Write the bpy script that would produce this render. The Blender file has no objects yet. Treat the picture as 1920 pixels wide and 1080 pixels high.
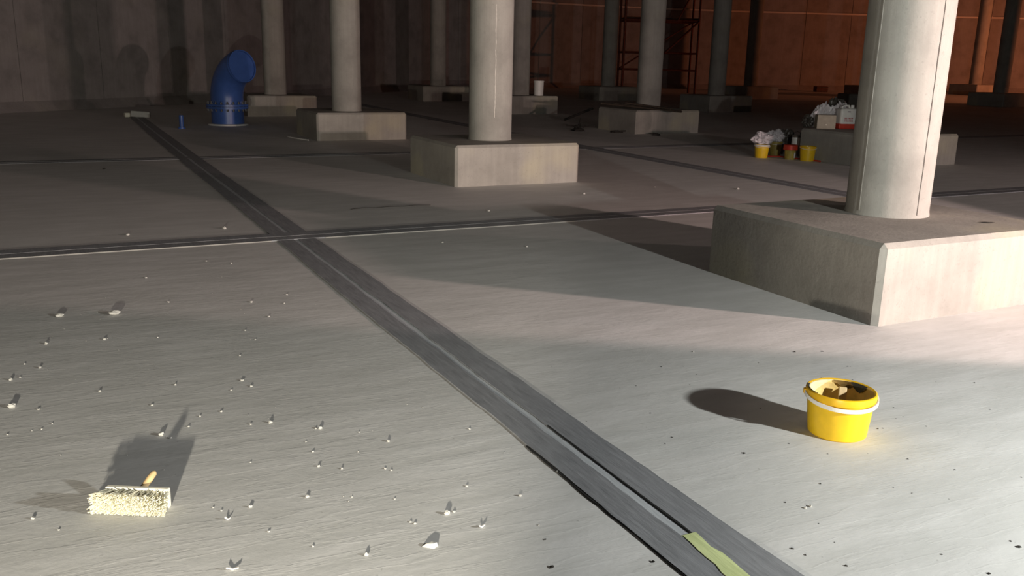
import bpy, bmesh, math, random
from mathutils import Vector, Matrix, noise
random.seed(7)
C = bpy.context.scene.collection
sc = bpy.context.scene

# ------------------------------------------------------------------ camera, world, light, exposure
cam_d = bpy.data.cameras.new('camera'); cam = bpy.data.objects.new('camera', cam_d); C.objects.link(cam)
cam.location = (0, 0, 1.5)
cam.rotation_euler = (Matrix.Rotation(math.pi/2 - 0.24652, 3, 'X') @ Matrix.Rotation(0.023646, 3, 'Z')).to_euler()
cam_d.sensor_width = 36.0; cam_d.lens = 1680*36/1920; cam_d.clip_start = 0.05; cam_d.clip_end = 300
sc.camera = cam
w = bpy.data.worlds.new('world'); sc.world = w; w.use_nodes = True
w.node_tree.nodes['Background'].inputs[0].default_value = (0.02, 0.018, 0.016, 1)
w.node_tree.nodes['Background'].inputs[1].default_value = 0.1
sc.view_settings.view_transform = 'Standard'; sc.view_settings.look = 'None'
sc.view_settings.exposure = 0.0; sc.view_settings.gamma = 1.0
sc.view_settings.use_curve_mapping = False
# work lights of the hall: name, lens position, aim point, watts, colour, label (built as tripods with lamp heads further down)
LAMPS = [
 ('rear',   (-0.37, -1.15, 0.55), (-2.69, 6.0, 0.50), 1720, (1.0, 0.93, 0.78), 0.045, 96, 0.9),
 ('near',   (3.90, 1.55, 1.36), (-1.8, 6.86, 0.40), 860, (0.97, 1.0, 0.97), 0.05, 160, 0.2),
 ('side',   (7.00, 3.68, 1.28), (-0.37, 10.43, 1.20), 1950, (1.0, 0.73, 0.67), 0.09, 71, 0.12),
 ('aisle',  (13.5, 6.0, 1.60), (4.84, 11.0, 1.30), 1200, (1.0, 0.76, 0.71), 0.09, 118, 0.9),
 ('sodium', (28.0, 36.0, 2.6), (19.5, 48.4, 2.5), 2400, (1.0, 0.30, 0.13), 0.12, 120, 0.8),
]

# ------------------------------------------------------------------ helpers
A0 = -0.470514; O0 = Vector((2.61277, 6.31769))
U = Vector((math.sin(A0), math.cos(A0))); V = Vector((math.cos(A0), -math.sin(A0)))
SU, SV, HP = 6.525, 7.185, 0.507
def xy(u, v): return O0 + U*u + V*v
def fz(x, y):                                   # the tank floor rises gently towards the far wall
    d = math.hypot(x, y); return 0.00030*max(0.0, d-12.0)**2
def link(o, parent=None):
    C.objects.link(o)
    if parent: o.parent = parent
    return o
def tag(o, label, cat, group=None):
    o['label'] = label; o['category'] = cat
    if group: o['group'] = group
    return o
def structure(o): o['kind'] = 'structure'; return o
def thing(name, label, cat, loc, rz=0.0, group=None):
    o = bpy.data.objects.new(name, None); link(o); o.location = loc; o.rotation_euler = (0, 0, rz)
    o.empty_display_size = 0.1
    return tag(o, label, cat, group)
def mesh(name, vs, fs, mat, parent=None, smooth=False):
    me = bpy.data.meshes.new(name); me.from_pydata([tuple(v) for v in vs], [], fs); me.update()
    if smooth:
        for p in me.polygons: p.use_smooth = True
    me.materials.append(mat)
    return link(bpy.data.objects.new(name, me), parent)
def bmo(name, bm, mat, parent=None, smooth=False, loc=None):
    bmesh.ops.recalc_face_normals(bm, faces=bm.faces)
    me = bpy.data.meshes.new(name); bm.to_mesh(me); bm.free()
    if smooth:
        for p in me.polygons: p.use_smooth = True
    me.materials.append(mat)
    o = link(bpy.data.objects.new(name, me), parent)
    if loc: o.location = loc
    return o
def auto(o, ang=35):
    me = o.data
    bm = bmesh.new(); bm.from_mesh(me)
    for f in bm.faces: f.smooth = True
    for e in bm.edges:
        e.smooth = not (len(e.link_faces) != 2 or e.calc_face_angle(0) > math.radians(ang))
    bm.to_mesh(me); bm.free(); return o
def add_box(bm, c, s, rot=None, bevel=0.0, seg=1):
    r = bmesh.ops.create_cube(bm, size=1.0); vs = r['verts']
    bmesh.ops.scale(bm, vec=s, verts=vs)
    if bevel > 0:
        es = list({e for v in vs for e in v.link_edges})
        rb = bmesh.ops.bevel(bm, geom=es, offset=bevel, segments=seg, affect='EDGES', profile=0.5)
        vs = list({v for f in rb['faces'] for v in f.verts} | {v for v in vs if v.is_valid})
    if rot is not None: bmesh.ops.rotate(bm, cent=(0, 0, 0), matrix=rot, verts=vs)
    bmesh.ops.translate(bm, vec=c, verts=vs); return vs
def add_lathe(bm, prof, seg=32, c=(0, 0, 0)):
    rings = []
    for r, z in prof:
        if r < 1e-6: rings.append([bm.verts.new((c[0], c[1], c[2]+z))])
        else: rings.append([bm.verts.new((c[0]+r*math.cos(2*math.pi*k/seg), c[1]+r*math.sin(2*math.pi*k/seg), c[2]+z)) for k in range(seg)])
    for a, b in zip(rings, rings[1:]):
        for k in range(seg):
            k2 = (k+1) % seg
            if len(a) == 1 and len(b) == 1: continue
            if len(a) == 1: bm.faces.new((a[0], b[k], b[k2]))
            elif len(b) == 1: bm.faces.new((a[k], a[k2], b[0]))
            else: bm.faces.new((a[k], a[k2], b[k2], b[k]))
def add_tube(bm, pts, r, seg=8, cap=True):
    pts = [Vector(p) for p in pts]; rs = r if isinstance(r, (list, tuple)) else [r]*len(pts)
    rings = []; up = None
    for i, p in enumerate(pts):
        t = (pts[min(i+1, len(pts)-1)] - pts[max(i-1, 0)]).normalized()
        if up is None: up = Vector((0, 0, 1)) if abs(t.z) < 0.9 else Vector((1, 0, 0))
        s = t.cross(up).normalized(); up = s.cross(t).normalized()
        rings.append([bm.verts.new(p + (s*math.cos(2*math.pi*k/seg) + up*math.sin(2*math.pi*k/seg))*rs[i]) for k in range(seg)])
    for a, b in zip(rings, rings[1:]):
        for k in range(seg): bm.faces.new((a[k], a[(k+1) % seg], b[(k+1) % seg], b[k]))
    if cap: bm.faces.new(rings[0][::-1]); bm.faces.new(rings[-1])
def tube(name, pts, r, mat, parent=None, seg=8):
    bm = bmesh.new(); add_tube(bm, pts, r, seg); return auto(bmo(name, bm, mat, parent), 50)
def box(name, c, s, mat, parent=None, rot=None, bevel=0.0, seg=1):
    bm = bmesh.new(); add_box(bm, c, s, rot, bevel, seg); return bmo(name, bm, mat, parent)
def lathe(name, prof, mat, parent=None, seg=32, ang=35):
    bm = bmesh.new(); add_lathe(bm, prof, seg); return auto(bmo(name, bm, mat, parent), ang)

# ------------------------------------------------------------------ materials
def new_mat(name, col, rough=0.7, metal=0.0, spec=0.3):
    m = bpy.data.materials.new(name); m.use_nodes = True
    b = m.node_tree.nodes['Principled BSDF']
    b.inputs['Base Color'].default_value = (*col, 1); b.inputs['Roughness'].default_value = rough
    b.inputs['Metallic'].default_value = metal; b.inputs['Specular IOR Level'].default_value = spec
    return m
def nd(m, t, **kw):
    n = m.node_tree.nodes.new(t)
    for k, v in kw.items():
        if k in n.inputs.keys(): n.inputs[k].default_value = v
        else: setattr(n, k, v)
    return n
def lk(m, a, b): m.node_tree.links.new(a, b)
def coords(m, scale=(1, 1, 1), rz=0.0, kind='Object'):
    tc = nd(m, 'ShaderNodeTexCoord'); mp = nd(m, 'ShaderNodeMapping')
    if rz: mp.vector_type = 'TEXTURE'; scale = tuple(1/s for s in scale)
    mp.inputs['Scale'].default_value = scale; mp.inputs['Rotation'].default_value = (0, 0, rz)
    lk(m, tc.outputs[kind], mp.inputs['Vector']); return mp.outputs['Vector']
def ramp(m, fac, stops):
    r = nd(m, 'ShaderNodeValToRGB'); el = r.color_ramp.elements
    while len(el) < len(stops): el.new(0.5)
    for e, (p, c) in zip(el, stops): e.position = p; e.color = (*c, 1) if len(c) == 3 else c
    lk(m, fac, r.inputs['Fac']); return r.outputs['Color']
def mix(m, fac, a, b, mode='MIX'):
    n = nd(m, 'ShaderNodeMixRGB', blend_type=mode)
    for s, v in ((n.inputs['Fac'], fac), (n.inputs['Color1'], a), (n.inputs['Color2'], b)):
        if hasattr(v, 'is_output'): lk(m, v, s)
        elif isinstance(v, tuple): s.default_value = (*v, 1)
        else: s.default_value = v
    return n.outputs['Color']
def noise_n(m, vec, scale, detail=5, rough=0.55):
    n = nd(m, 'ShaderNodeTexNoise'); n.inputs['Scale'].default_value = scale; n.inputs['Detail'].default_value = detail
    n.inputs['Roughness'].default_value = rough; lk(m, vec, n.inputs['Vector']); return n.outputs['Fac']
def bump(m, h, dist=0.01, strength=1.0, prev=None):
    b = nd(m, 'ShaderNodeBump'); b.inputs['Distance'].default_value = dist; b.inputs['Strength'].default_value = strength
    lk(m, h, b.inputs['Height'])
    if prev is not None: lk(m, prev, b.inputs['Normal'])
    return b.outputs['Normal']
def bsdf(m): return m.node_tree.nodes['Principled BSDF']

def concrete(name, base, stain, warm=0.35, vert=True, rough=0.85, bmp=0.006):
    m = new_mat(name, base, rough)
    v1 = coords(m, (1, 1, 1)); big = noise_n(m, v1, 1.7, 6, 0.6)
    dark = tuple(c*0.72 for c in base); light = tuple(min(1, c*1.16) for c in base)
    col = ramp(m, big, [(0.30, dark), (0.52, base), (0.75, light)])
    vs = coords(m, (9, 9, 0.55) if vert else (3, 3, 3)); st = noise_n(m, vs, 2.0, 4, 0.6)
    col = mix(m, ramp(m, st, [(0.35, (0, 0, 0)), (0.8, (0.5, 0.5, 0.5))]), col, tuple(c*0.74 for c in base))
    yl = noise_n(m, v1, 0.9, 3, 0.5)
    col = mix(m, ramp(m, yl, [(0.55, (0, 0, 0)), (0.80, (warm, warm, warm))]), col, stain)
    sp = noise_n(m, v1, 38, 3, 0.6)
    col = mix(m, ramp(m, sp, [(0.60, (0, 0, 0)), (0.72, (0.35, 0.35, 0.35))]), col, tuple(c*0.6 for c in base))
    lk(m, col, bsdf(m).inputs['Base Color'])
    n1 = bump(m, big, bmp*2, 0.5); n2 = bump(m, sp, bmp*0.5, 0.5, n1)
    lk(m, n2, bsdf(m).inputs['Normal']); return m

M = {}
M['column'] = concrete('column_concrete', (0.36, 0.345, 0.31), (0.46, 0.44, 0.27))
M['pedestal'] = concrete('pedestal_concrete', (0.345, 0.325, 0.29), (0.52, 0.46, 0.24), 0.5)
M['wall'] = concrete('wall_concrete', (0.28, 0.255, 0.245), (0.36, 0.33, 0.27), 0.4)
M['ceiling'] = concrete('ceiling_concrete', (0.16, 0.155, 0.15), (0.12, 0.11, 0.09), 0.2, False)

def floor_mat():
    m = new_mat('floor_coating', (0.55, 0.545, 0.52), 0.62, 0, 0.25)
    v = coords(m, (1, 1, 1)); big = noise_n(m, v, 0.55, 6, 0.6)
    col = ramp(m, big, [(0.3, (0.58, 0.57, 0.55)), (0.5, (0.655, 0.645, 0.625)), (0.72, (0.70, 0.69, 0.675))])
    vs = coords(m, (1.0, 4.2, 1), 0.47); stk = noise_n(m, vs, 1.6, 7, 0.62)
    col = mix(m, ramp(m, stk, [(0.42, (0.5, 0.5, 0.5)), (0.60, (0, 0, 0))]), col, (0.52, 0.515, 0.49))
    sp = noise_n(m, v, 55, 2, 0.5)
    col = mix(m, ramp(m, sp, [(0.70, (0, 0, 0)), (0.78, (0.5, 0.5, 0.5))]), col, (0.28, 0.27, 0.25))
    lk(m, col, bsdf(m).inputs['Base Color'])
    vr = coords(m, (0.9, 5.5, 1), 0.40); rid = noise_n(m, vr, 1.9, 5, 0.55)
    # trowel ridges: thin crests
    rr = ramp(m, rid, [(0.47, (0, 0, 0)), (0.50, (0.6, 0.6, 0.6)), (0.54, (0.1, 0.1, 0.1)), (0.70, (0.3, 0.3, 0.3))])
    n1 = bump(m, stk, 0.004, 0.4)
    n2 = bump(m, rr, 0.0011, 0.4, n1)
    gr = noise_n(m, v, 16, 4, 0.6); n3 = bump(m, gr, 0.003, 0.4, n2)
    lk(m, n3, bsdf(m).inputs['Normal']); return m
M['floor'] = floor_mat()

def band_mat(name, c, d):
    m = new_mat(name, c, 0.6, 0, 0.3)
    v = coords(m, (16, 1.6, 1), -A0); n = noise_n(m, v, 3.0, 6, 0.65)
    g = noise_n(m, coords(m), 5.0, 5, 0.6)
    col = ramp(m, n, [(0.3, d), (0.55, c), (0.78, tuple(k*1.3 for k in c))])
    col = mix(m, ramp(m, g, [(0.45, (0, 0, 0)), (0.75, (0.5, 0.5, 0.5))]), col, tuple(k*1.25 for k in c))
    lk(m, col, bsdf(m).inputs['Base Color'])
    lk(m, bump(m, n, 0.003, 0.6), bsdf(m).inputs['Normal']); return m
M['band'] = band_mat('dark_sealing_band', (0.25, 0.255, 0.268), (0.18, 0.185, 0.195))
M['line'] = band_mat('pale_joint_sealant', (0.46, 0.48, 0.50), (0.42, 0.44, 0.46))
M['lip'] = new_mat('pale_coating_lip', (0.29, 0.28, 0.26), 0.6)
M['line_far'] = band_mat('dull_joint_sealant', (0.30, 0.30, 0.30), (0.24, 0.24, 0.24))
M['edge'] = new_mat('black_gap_shadow', (0.03, 0.03, 0.03), 0.5)  # gap and raised-edge shadow along the strips, put in as black colour
M['tape'] = band_mat('yellow_green_tape', (0.60, 0.66, 0.33), (0.5, 0.58, 0.25))
def mottled(name, c, amt=0.2, scale=12, rough=0.5, spec=0.4, metal=0.0, bmp=0.0):
    m = new_mat(name, c, rough, metal, spec); n = noise_n(m, coords(m), scale, 4, 0.6)
    lk(m, ramp(m, n, [(0.3, tuple(k*(1-amt) for k in c)), (0.7, tuple(min(1, k*(1+amt*0.6)) for k in c))]), bsdf(m).inputs['Base Color'])
    if bmp: lk(m, bump(m, n, bmp, 0.6), bsdf(m).inputs['Normal'])
    return m
M['yellow'] = mottled('yellow_plastic', (0.86, 0.55, 0.015), 0.08, 20, 0.35, 0.5)
M['rim_yellow'] = mottled('orange_yellow_plastic', (0.86, 0.50, 0.012), 0.1, 20, 0.35, 0.5)
M['dirty_yellow'] = mottled('dirty_yellow_plastic', (0.50, 0.38, 0.08), 0.35, 9, 0.5)
M['olive'] = mottled('olive_plastic', (0.30, 0.23, 0.05), 0.3, 9, 0.5)
M['white_plastic'] = mottled('white_plastic', (0.82, 0.80, 0.76), 0.06, 14, 0.4)
M['residue_pale'] = mottled('cream_residue', (0.82, 0.70, 0.40), 0.3, 18, 0.7, 0.2, 0, 0.004)
M['inner_yellow'] = mottled('dirty_inner_yellow', (0.78, 0.55, 0.20), 0.25, 18, 0.6, 0.3)
M['residue'] = mottled('brown_residue', (0.20, 0.115, 0.03), 0.5, 16, 0.75, 0.2, 0, 0.008)
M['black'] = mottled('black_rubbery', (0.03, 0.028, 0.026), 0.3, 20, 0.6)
M['wood'] = mottled('pale_wood', (0.62, 0.44, 0.22), 0.2, 25, 0.6)
M['dark_wood'] = mottled('dark_weathered_wood', (0.065, 0.048, 0.034), 0.35, 14, 0.8)
M['bristle'] = mottled('cream_bristle', (0.80, 0.76, 0.58), 0.15, 60, 0.6)
M['board_cream'] = mottled('cream_painted_wood', (0.80, 0.76, 0.64), 0.1, 20, 0.6)
M['blue'] = mottled('blue_epoxy_paint', (0.050, 0.110, 0.34), 0.12, 5, 0.35, 0.5)
M['steel'] = new_mat('galvanised_steel', (0.65, 0.65, 0.65), 0.3, 1.0)
M['crumb'] = mottled('white_mortar', (0.52, 0.505, 0.47), 0.15, 90, 0.9, 0.1)
M['dark_bit'] = mottled('dark_dirt', (0.05, 0.045, 0.04), 0.3, 90, 0.9, 0.1)
M['red'] = mottled('red_plastic', (0.55, 0.05, 0.025), 0.15, 14, 0.5)
M['card'] = mottled('grey_brown_cardboard', (0.42, 0.37, 0.30), 0.12, 12, 0.85, 0.1)
M['bag'] = mottled('white_plastic_film', (0.68, 0.64, 0.66), 0.2, 9, 0.4, 0.5, 0, 0.02)
M['dark_bag'] = mottled('dark_plastic_film', (0.07, 0.06, 0.05), 0.4, 9, 0.4, 0.5, 0, 0.02)
M['rust'] = mottled('rusty_red_steel', (0.16, 0.05, 0.03), 0.35, 12, 0.8)
M['tin'] = new_mat('bright_tin', (0.7, 0.7, 0.68), 0.3, 1.0)
M['conduit'] = new_mat('pale_conduit', (0.62, 0.55, 0.50), 0.5)
M['print_red'] = new_mat('red_print', (0.42, 0.06, 0.06), 0.6)
M['print_grey'] = new_mat('grey_print', (0.25, 0.22, 0.24), 0.6)
M['lamp_body'] = mottled('black_lamp_housing', (0.04, 0.04, 0.045), 0.1, 10, 0.5)
M['seam_dark'] = new_mat('dark_crack', (0.09, 0.08, 0.07), 0.9)
M['seam_pale'] = new_mat('pale_lime_streak', (0.60, 0.57, 0.52), 0.9)
def glow(name, c, s):
    m = new_mat(name, c, 0.4); b = bsdf(m); b.inputs['Emission Color'].default_value = (*c, 1); b.inputs['Emission Strength'].default_value = s
    return m

# ------------------------------------------------------------------ the tank: floor, walls, ceiling
KP = [(-17.5, 4), (-15.6, 12), (-13.6, 19), (-11.7, 23.4), (-9.9, 27.2), (-8.3, 31.2), (-6.4, 36), (-3.4, 41), (1.2, 45), (7, 47.3),
      (14, 48.4), (26, 48.4), (36, 45), (44, 37), (48, 25), (47, 9), (39, -6), (24, -15), (6, -16.5), (-8, -12), (-15.5, -4)]
def loop_points(step):
    n = len(KP); out = []
    for i in range(n):
        p0, p1, p2, p3 = [Vector(KP[(i+k-1) % n]) for k in range(4)]
        for s in range(60):
            t = s/60
            out.append(0.5*((2*p1) + (p2-p0)*t + (2*p0-5*p1+4*p2-p3)*t*t + (3*p1-p0-3*p2+p3)*t**3))
    L = [0]
    for a, b in zip(out, out[1:]+out[:1]): L.append(L[-1]+(b-a).length)
    N = int(L[-1]/step); res = []; j = 0
    for k in range(N):
        s = L[-1]*k/N
        while L[j+1] < s: j += 1
        a = out[j]; b = out[(j+1) % len(out)]; res.append(a.lerp(b, (s-L[j])/max(1e-9, L[j+1]-L[j])))
    return res
WP = loop_points(2.4); NW = len(WP); CEIL = 7.0
def inward(i):
    t = (WP[(i+1) % NW] - WP[(i-1) % NW]).normalized(); n = Vector((t.y, -t.x))
    return n if n.dot(Vector((14, 16)) - WP[i]) > 0 else -n
# floor
FC = Vector((6, 10)); vs = [(FC.x, FC.y, fz(*FC))]; fs = []; NR = 44
for r in range(1, NR+1):
    for i in range(NW):
        q = FC + (WP[i] - inward(i)*0.25 - FC)*(r/NR); vs.append((q.x, q.y, fz(q.x, q.y)))
for i in range(NW): fs.append((0, 1+(i+1) % NW, 1+i))
for r in range(1, NR):
    for i in range(NW):
        a = 1+(r-1)*NW+i; b = 1+(r-1)*NW+(i+1) % NW; fs.append((a, b, b+NW, a+NW))
fl = mesh('floor', vs, fs, M['floor'], None, True)
bm = bmesh.new(); bm.from_mesh(fl.data); bmesh.ops.recalc_face_normals(bm, faces=bm.faces)
if sum(f.normal.z for f in bm.faces) < 0: bmesh.ops.reverse_faces(bm, faces=bm.faces)
bm.to_mesh(fl.data); bm.free(); structure(fl)
vs = []; fs = []
for z in (CEIL, CEIL+0.3):
    for i in range(NW): q = WP[i]-inward(i)*0.3; vs.append((q.x, q.y, z))
fs = [tuple(range(NW)), tuple(range(2*NW-1, NW-1, -1))] + [(i, (i+1) % NW, NW+(i+1) % NW, NW+i) for i in range(NW)]
structure(mesh('ceiling', vs, fs, M['ceiling']))
def side_of(i):
    q = WP[i]
    if q.y > 38 or (q.y > 30 and q.x > 0): return 'back'
    if q.x < -4 and q.y > -6: return 'left'
    if q.y < -3: return 'front'
    return 'right'
walls = {}
for side in ('left', 'back', 'right', 'front'):
    vs = []; fs = []
    for i in range(NW):
        if side_of(i) != side: continue
        a, b = WP[i], WP[(i+1) % NW]; na, nb = inward(i), inward((i+1) % NW); k = len(vs)
        for z in (-0.05, CEIL+0.02):
            for q in (a, b, b-nb*0.3, a-na*0.3): vs.append((q.x, q.y, z))
        fs += [(k, k+1, k+5, k+4), (k+1, k+2, k+6, k+5), (k+2, k+3, k+7, k+6), (k+3, k, k+4, k+7), (k+4, k+5, k+6, k+7), (k+3, k+2, k+1, k)]
    walls[side] = structure(mesh('wall_'+side, vs, fs, M['wall']))
def az(q): return math.atan2(q.x, q.y)
vis = [i for i in range(NW) if WP[i].y > 8 and -0.72 < az(WP[i]) < 0.66]
for i in vis:                                   # shuttering panels cast proud of the wall, with open joints between them
    a, b = WP[i], WP[(i+1) % NW]; t = (b-a).normalized(); n = inward(i)
    a2 = a + t*0.012; b2 = b - t*0.012; zb = fz(*a)
    for z0, z1 in ((zb, 1.64), (1.66, 4.26), (4.28, CEIL-0.01)):
        P = []
        for z in (z0, z1):
            P += [(*(a2-n*0.02), z), (*(b2-n*0.02), z), (*(b2+n*0.022), z), (*(a2+n*0.022), z)]
        mesh('panel', P, [(0, 1, 2, 3), (7, 6, 5, 4), (0, 4, 5, 1), (1, 5, 6, 2), (2, 6, 7, 3), (3, 7, 4, 0)], M['wall'], walls[side_of(i)])
for side in ('left', 'back'):                   # concrete haunch along the foot of the wall
    idx = [i for i in vis if side_of(i) == side]; vs = []; fs = []
    for m_, i in enumerate(idx + [(idx[-1]+1) % NW]):
        q = WP[i]; n = inward(i); z = fz(*q)
        a = q-n*0.05; b = q+n*0.30
        vs += [(a.x, a.y, z-0.05), (b.x, b.y, z-0.02), ((q+n*0.024).x, (q+n*0.024).y, z+0.24), (a.x, a.y, z+0.26)]
        if m_:
            k = 4*m_
            fs += [(k-4+j, k-4+(j+1) % 4, k+(j+1) % 4, k+j) for j in range(4)]
    fs += [(0, 1, 2, 3), (len(vs)-1, len(vs)-2, len(vs)-3, len(vs)-4)]
    structure(mesh('baseboard_'+side, vs, fs, M['wall']))
cp = [(*(WP[i]+inward(i)*0.085), 4.31) for i in vis if az(WP[i]) > -0.30]
cd = thing('wall_conduit', 'long pale horizontal pipe fixed high along the far curved wall', 'pipe', (0, 0, 0))
tube('pipe', cp, 0.055, M['conduit'], cd, 8)
for k in range(1, len(cp)-1, 2):
    q = Vector(cp[k]); box('bracket', q, (0.05, 0.16, 0.13), M['conduit'], cd, Matrix.Rotation(-az(q.xy), 3, 'Z'), 0.01)

# ------------------------------------------------------------------ joint strips in the floor
def band(name, along, lo, hi, t0, t1, top, mat, parent, jit=0.006, step=0.12, seed=0):
    vs = []; fs = []; t = t0; k = 0; rnd = random.Random(seed)
    jl = jh = 0.0
    while True:
        jl = 0.7*jl + rnd.uniform(-jit, jit); jh = 0.7*jh + rnd.uniform(-jit, jit)
        for o_, z in ((lo+jl, top), (hi+jh, top), (hi+jh, -0.004), (lo+jl, -0.004)):
            q = xy(t, o_) if along == 'u' else xy(o_, t)
            vs.append((q.x, q.y, fz(q.x, q.y)+z))
        if k: b = 4*k; fs += [(b-4+j, b-4+(j+1) % 4, b+(j+1) % 4, b+j) for j in range(4)]
        k += 1
        if t >= t1: break
        d = math.hypot(*(xy(t, lo) if along == 'u' else xy(lo, t)))
        t = min(t1, t + step*max(1.0, d/6))
    fs += [(3, 2, 1, 0), tuple(range(len(vs)-4, len(vs)))]
    bm = bmesh.new(); me = bpy.data.meshes.new('x'); me.from_pydata(vs, [], fs); bm.from_mesh(me); bpy.data.meshes.remove(me)
    return bmo(name, bm, mat, parent)
def trim(n): return structure(link(bpy.data.objects.new('trim_%d' % n, None)))
t1 = trim(1)
band('sealing_band', 'u', -3.605, -3.476, -5.0, 18.9, 0.006, M['band'], t1, 0.004, 0.08, 1)
band('sealing_band', 'u', -3.434, -3.284, -5.0, 18.9, 0.006, M['band'], t1, 0.004, 0.08, 2)
band('joint_line', 'u', -3.478, -3.432, -2.39, 18.9, 0.003, M['line'], t1, 0.001, 0.08, 3)
band('gap_shadow', 'u', -3.613, -3.600, -3.2, -1.5, 0.004, M['edge'], t1, 0.004, 0.05, 4)  # black line painted for the dark gap and the shadow of the band edge
band('gap_shadow', 'u', -3.288, -3.280, -5.0, -2.45, 0.004, M['edge'], t1, 0.002, 0.05, 5)
band('gap_shadow', 'u', -3.436, -3.430, -2.35, -1.35, 0.0066, M['edge'], t1, 0.001, 0.05, 6)
band('tape_strip', 'u', -3.487, -3.425, -5.0, -2.34, 0.008, M['tape'], t1, 0.010, 0.045, 7)
t2 = trim(2)
band('sealing_band', 'v', 3.035, 3.165, -14, 16, 0.008, M['band'], t2, 0.004, 0.15, 8)
band('sealing_band', 'v', 3.195, 3.345, -14, 16, 0.008, M['band'], t2, 0.004, 0.15, 9)
band('joint_line', 'v', 3.163, 3.197, -14, 16, 0.0065, M['line_far'], t2, 0.001, 0.15, 10)
band('coating_lip', 'v', 3.027, 3.034, -14, -3.66, 0.008, M['lip'], t2, 0.002, 0.15, 11)
band('coating_lip', 'v', 3.027, 3.034, -3.20, -0.70, 0.008, M['lip'], t2, 0.002, 0.15, 12)
t3 = trim(3)
band('sealing_band', 'v', 9.57, 9.735, -14, 22, 0.0035, M['band'], t3, 0.004, 0.3, 13)
band('sealing_band', 'v', 9.735, 9.90, -14, 22, 0.0045, M['band'], t3, 0.004, 0.3, 14)
band('joint_line', 'v', 9.728, 9.742, -14, 22, 0.005, M['line_far'], t3, 0.001, 0.3, 15)
t4 = trim(4)
band('sealing_band', 'u', 3.38, 3.535, -4, 24, 0.006, M['band'], t4, 0.004, 0.2, 16)
band('sealing_band', 'u', 3.575, 3.73, -4, 24, 0.006, M['band'], t4, 0.004, 0.2, 17)
band('joint_line', 'u', 3.533, 3.577, -4, 24, 0.003, M['line'], t4, 0.001, 0.2, 18)

# ------------------------------------------------------------------ columns on pedestals
PED = {}
def column(i, j, label, cu=0.0, cv=0.0, pu=0.0, pv=0.0, wu=1.60, wv=1.75, r=0.283, seams=()):
    q = xy(i*SU+pu, j*SV+pv); z = fz(*q); PED[(i, j)] = (q, z)
    t = thing('concrete_column', label, 'column', (q.x, q.y, z), -A0, 'concrete columns of the tank')
    bm = bmesh.new(); add_box(bm, (0, 0, HP/2-0.02), (wv, wu, HP+0.04), None, 0.032, 1)
    bmo('pedestal', bm, M['pedestal'], t)
    seg = 48; prof = [(r, HP-0.005), (r, CEIL-z+0.05)]
    bm = bmesh.new(); add_lathe(bm, [(r+0.006, HP-0.01), (r+0.004, HP+0.012), (r, HP+0.03)] + [(r, HP+0.03+(CEIL-z-HP)*k/6) for k in range(1, 7)], seg, (cv, cu, 0))
    sh = auto(bmo('shaft', bm, M['column'], t), 40)
    for a, wd, proud, mat, z0, z1, jit in seams:      # a: angle of the seam round the shaft, in hall axes
        a2 = a + A0; vs = []; fs = []; rnd = random.Random(3); jj = 0
        n = 60
        for k in range(n+1):
            zz = z0+(z1-z0)*k/n; jj = 0.7*jj+rnd.uniform(-jit, jit)
            wk = wd*(0.6+0.8*rnd.random())
            for s, rr in ((-1, r-0.006), (-1, r+proud), (1, r+proud), (1, r-0.006)):
                b = a2 + (jj + s*wk/2)/r
                vs.append((cv+rr*math.cos(b), cu+rr*math.sin(b), zz))
            if k: b4 = 4*k; fs += [(b4-4+m_, b4-4+(m_+1) % 4, b4+(m_+1) % 4, b4+m_) for m_ in range(4)]
        mesh('seam', vs, fs, mat, sh)
    return t
D = math.degrees
column(0, 0, 'thick bright concrete column nearest the camera, on the large pedestal at right', 0.09, 0.15,
       seams=[(math.radians(-90-22+44), 0.007, 0.0015, M['seam_dark'], HP+0.02, 3.2, 0.002), (math.radians(-90-22-40), 0.006, 0.003, M['column'], HP+0.03, 3.2, 0.001)])
column(1, 0, 'pale concrete column in the middle of the hall behind the crossing of floor strips', -0.02, -0.05, pu=-0.09,
       seams=[(math.radians(-90+1+12), 0.008, 0.0015, M['seam_pale'], HP+0.3, 2.2, 0.003)])
column(2, 0, 'concrete column on a yellowish pedestal just right of the blue pipe', -0.10, -0.10, pu=-0.12)
column(3, 0, 'dim concrete column standing partly behind the blue pipe', 0.10, 0.02)
column(1, 1, 'concrete column whose pedestal carries a canister and has yellow buckets in front', pv=0.12, wv=2.0)
column(2, 1, 'concrete column with loose dark boards lying over the edge of its pedestal', 0.10, 0.05, pu=0.05)
column(3, 1, 'dark slim column with a pale container standing beside its foot', pu=0.12)
column(4, 1, 'very dark far column left of the pale container by the back wall')
column(3, 2, 'dark far column between the scaffold and the orange lit wall', pv=0.05)
column(4, 2, 'dim far column standing directly in front of the scaffold')
column(4, 3, 'black silhouetted far column against the left end of the orange lit wall')
column(3, 4, 'far column at the right edge of the view with orange lit edges')
column(2, 2, 'column hidden straight behind the pedestal that carries the canister')
column(3, 3, 'far column second behind the thick near column')
column(4, 4, 'far column third behind the thick near column')
column(4, 5, 'far dark column just right of the bright orange wall panel')

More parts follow.
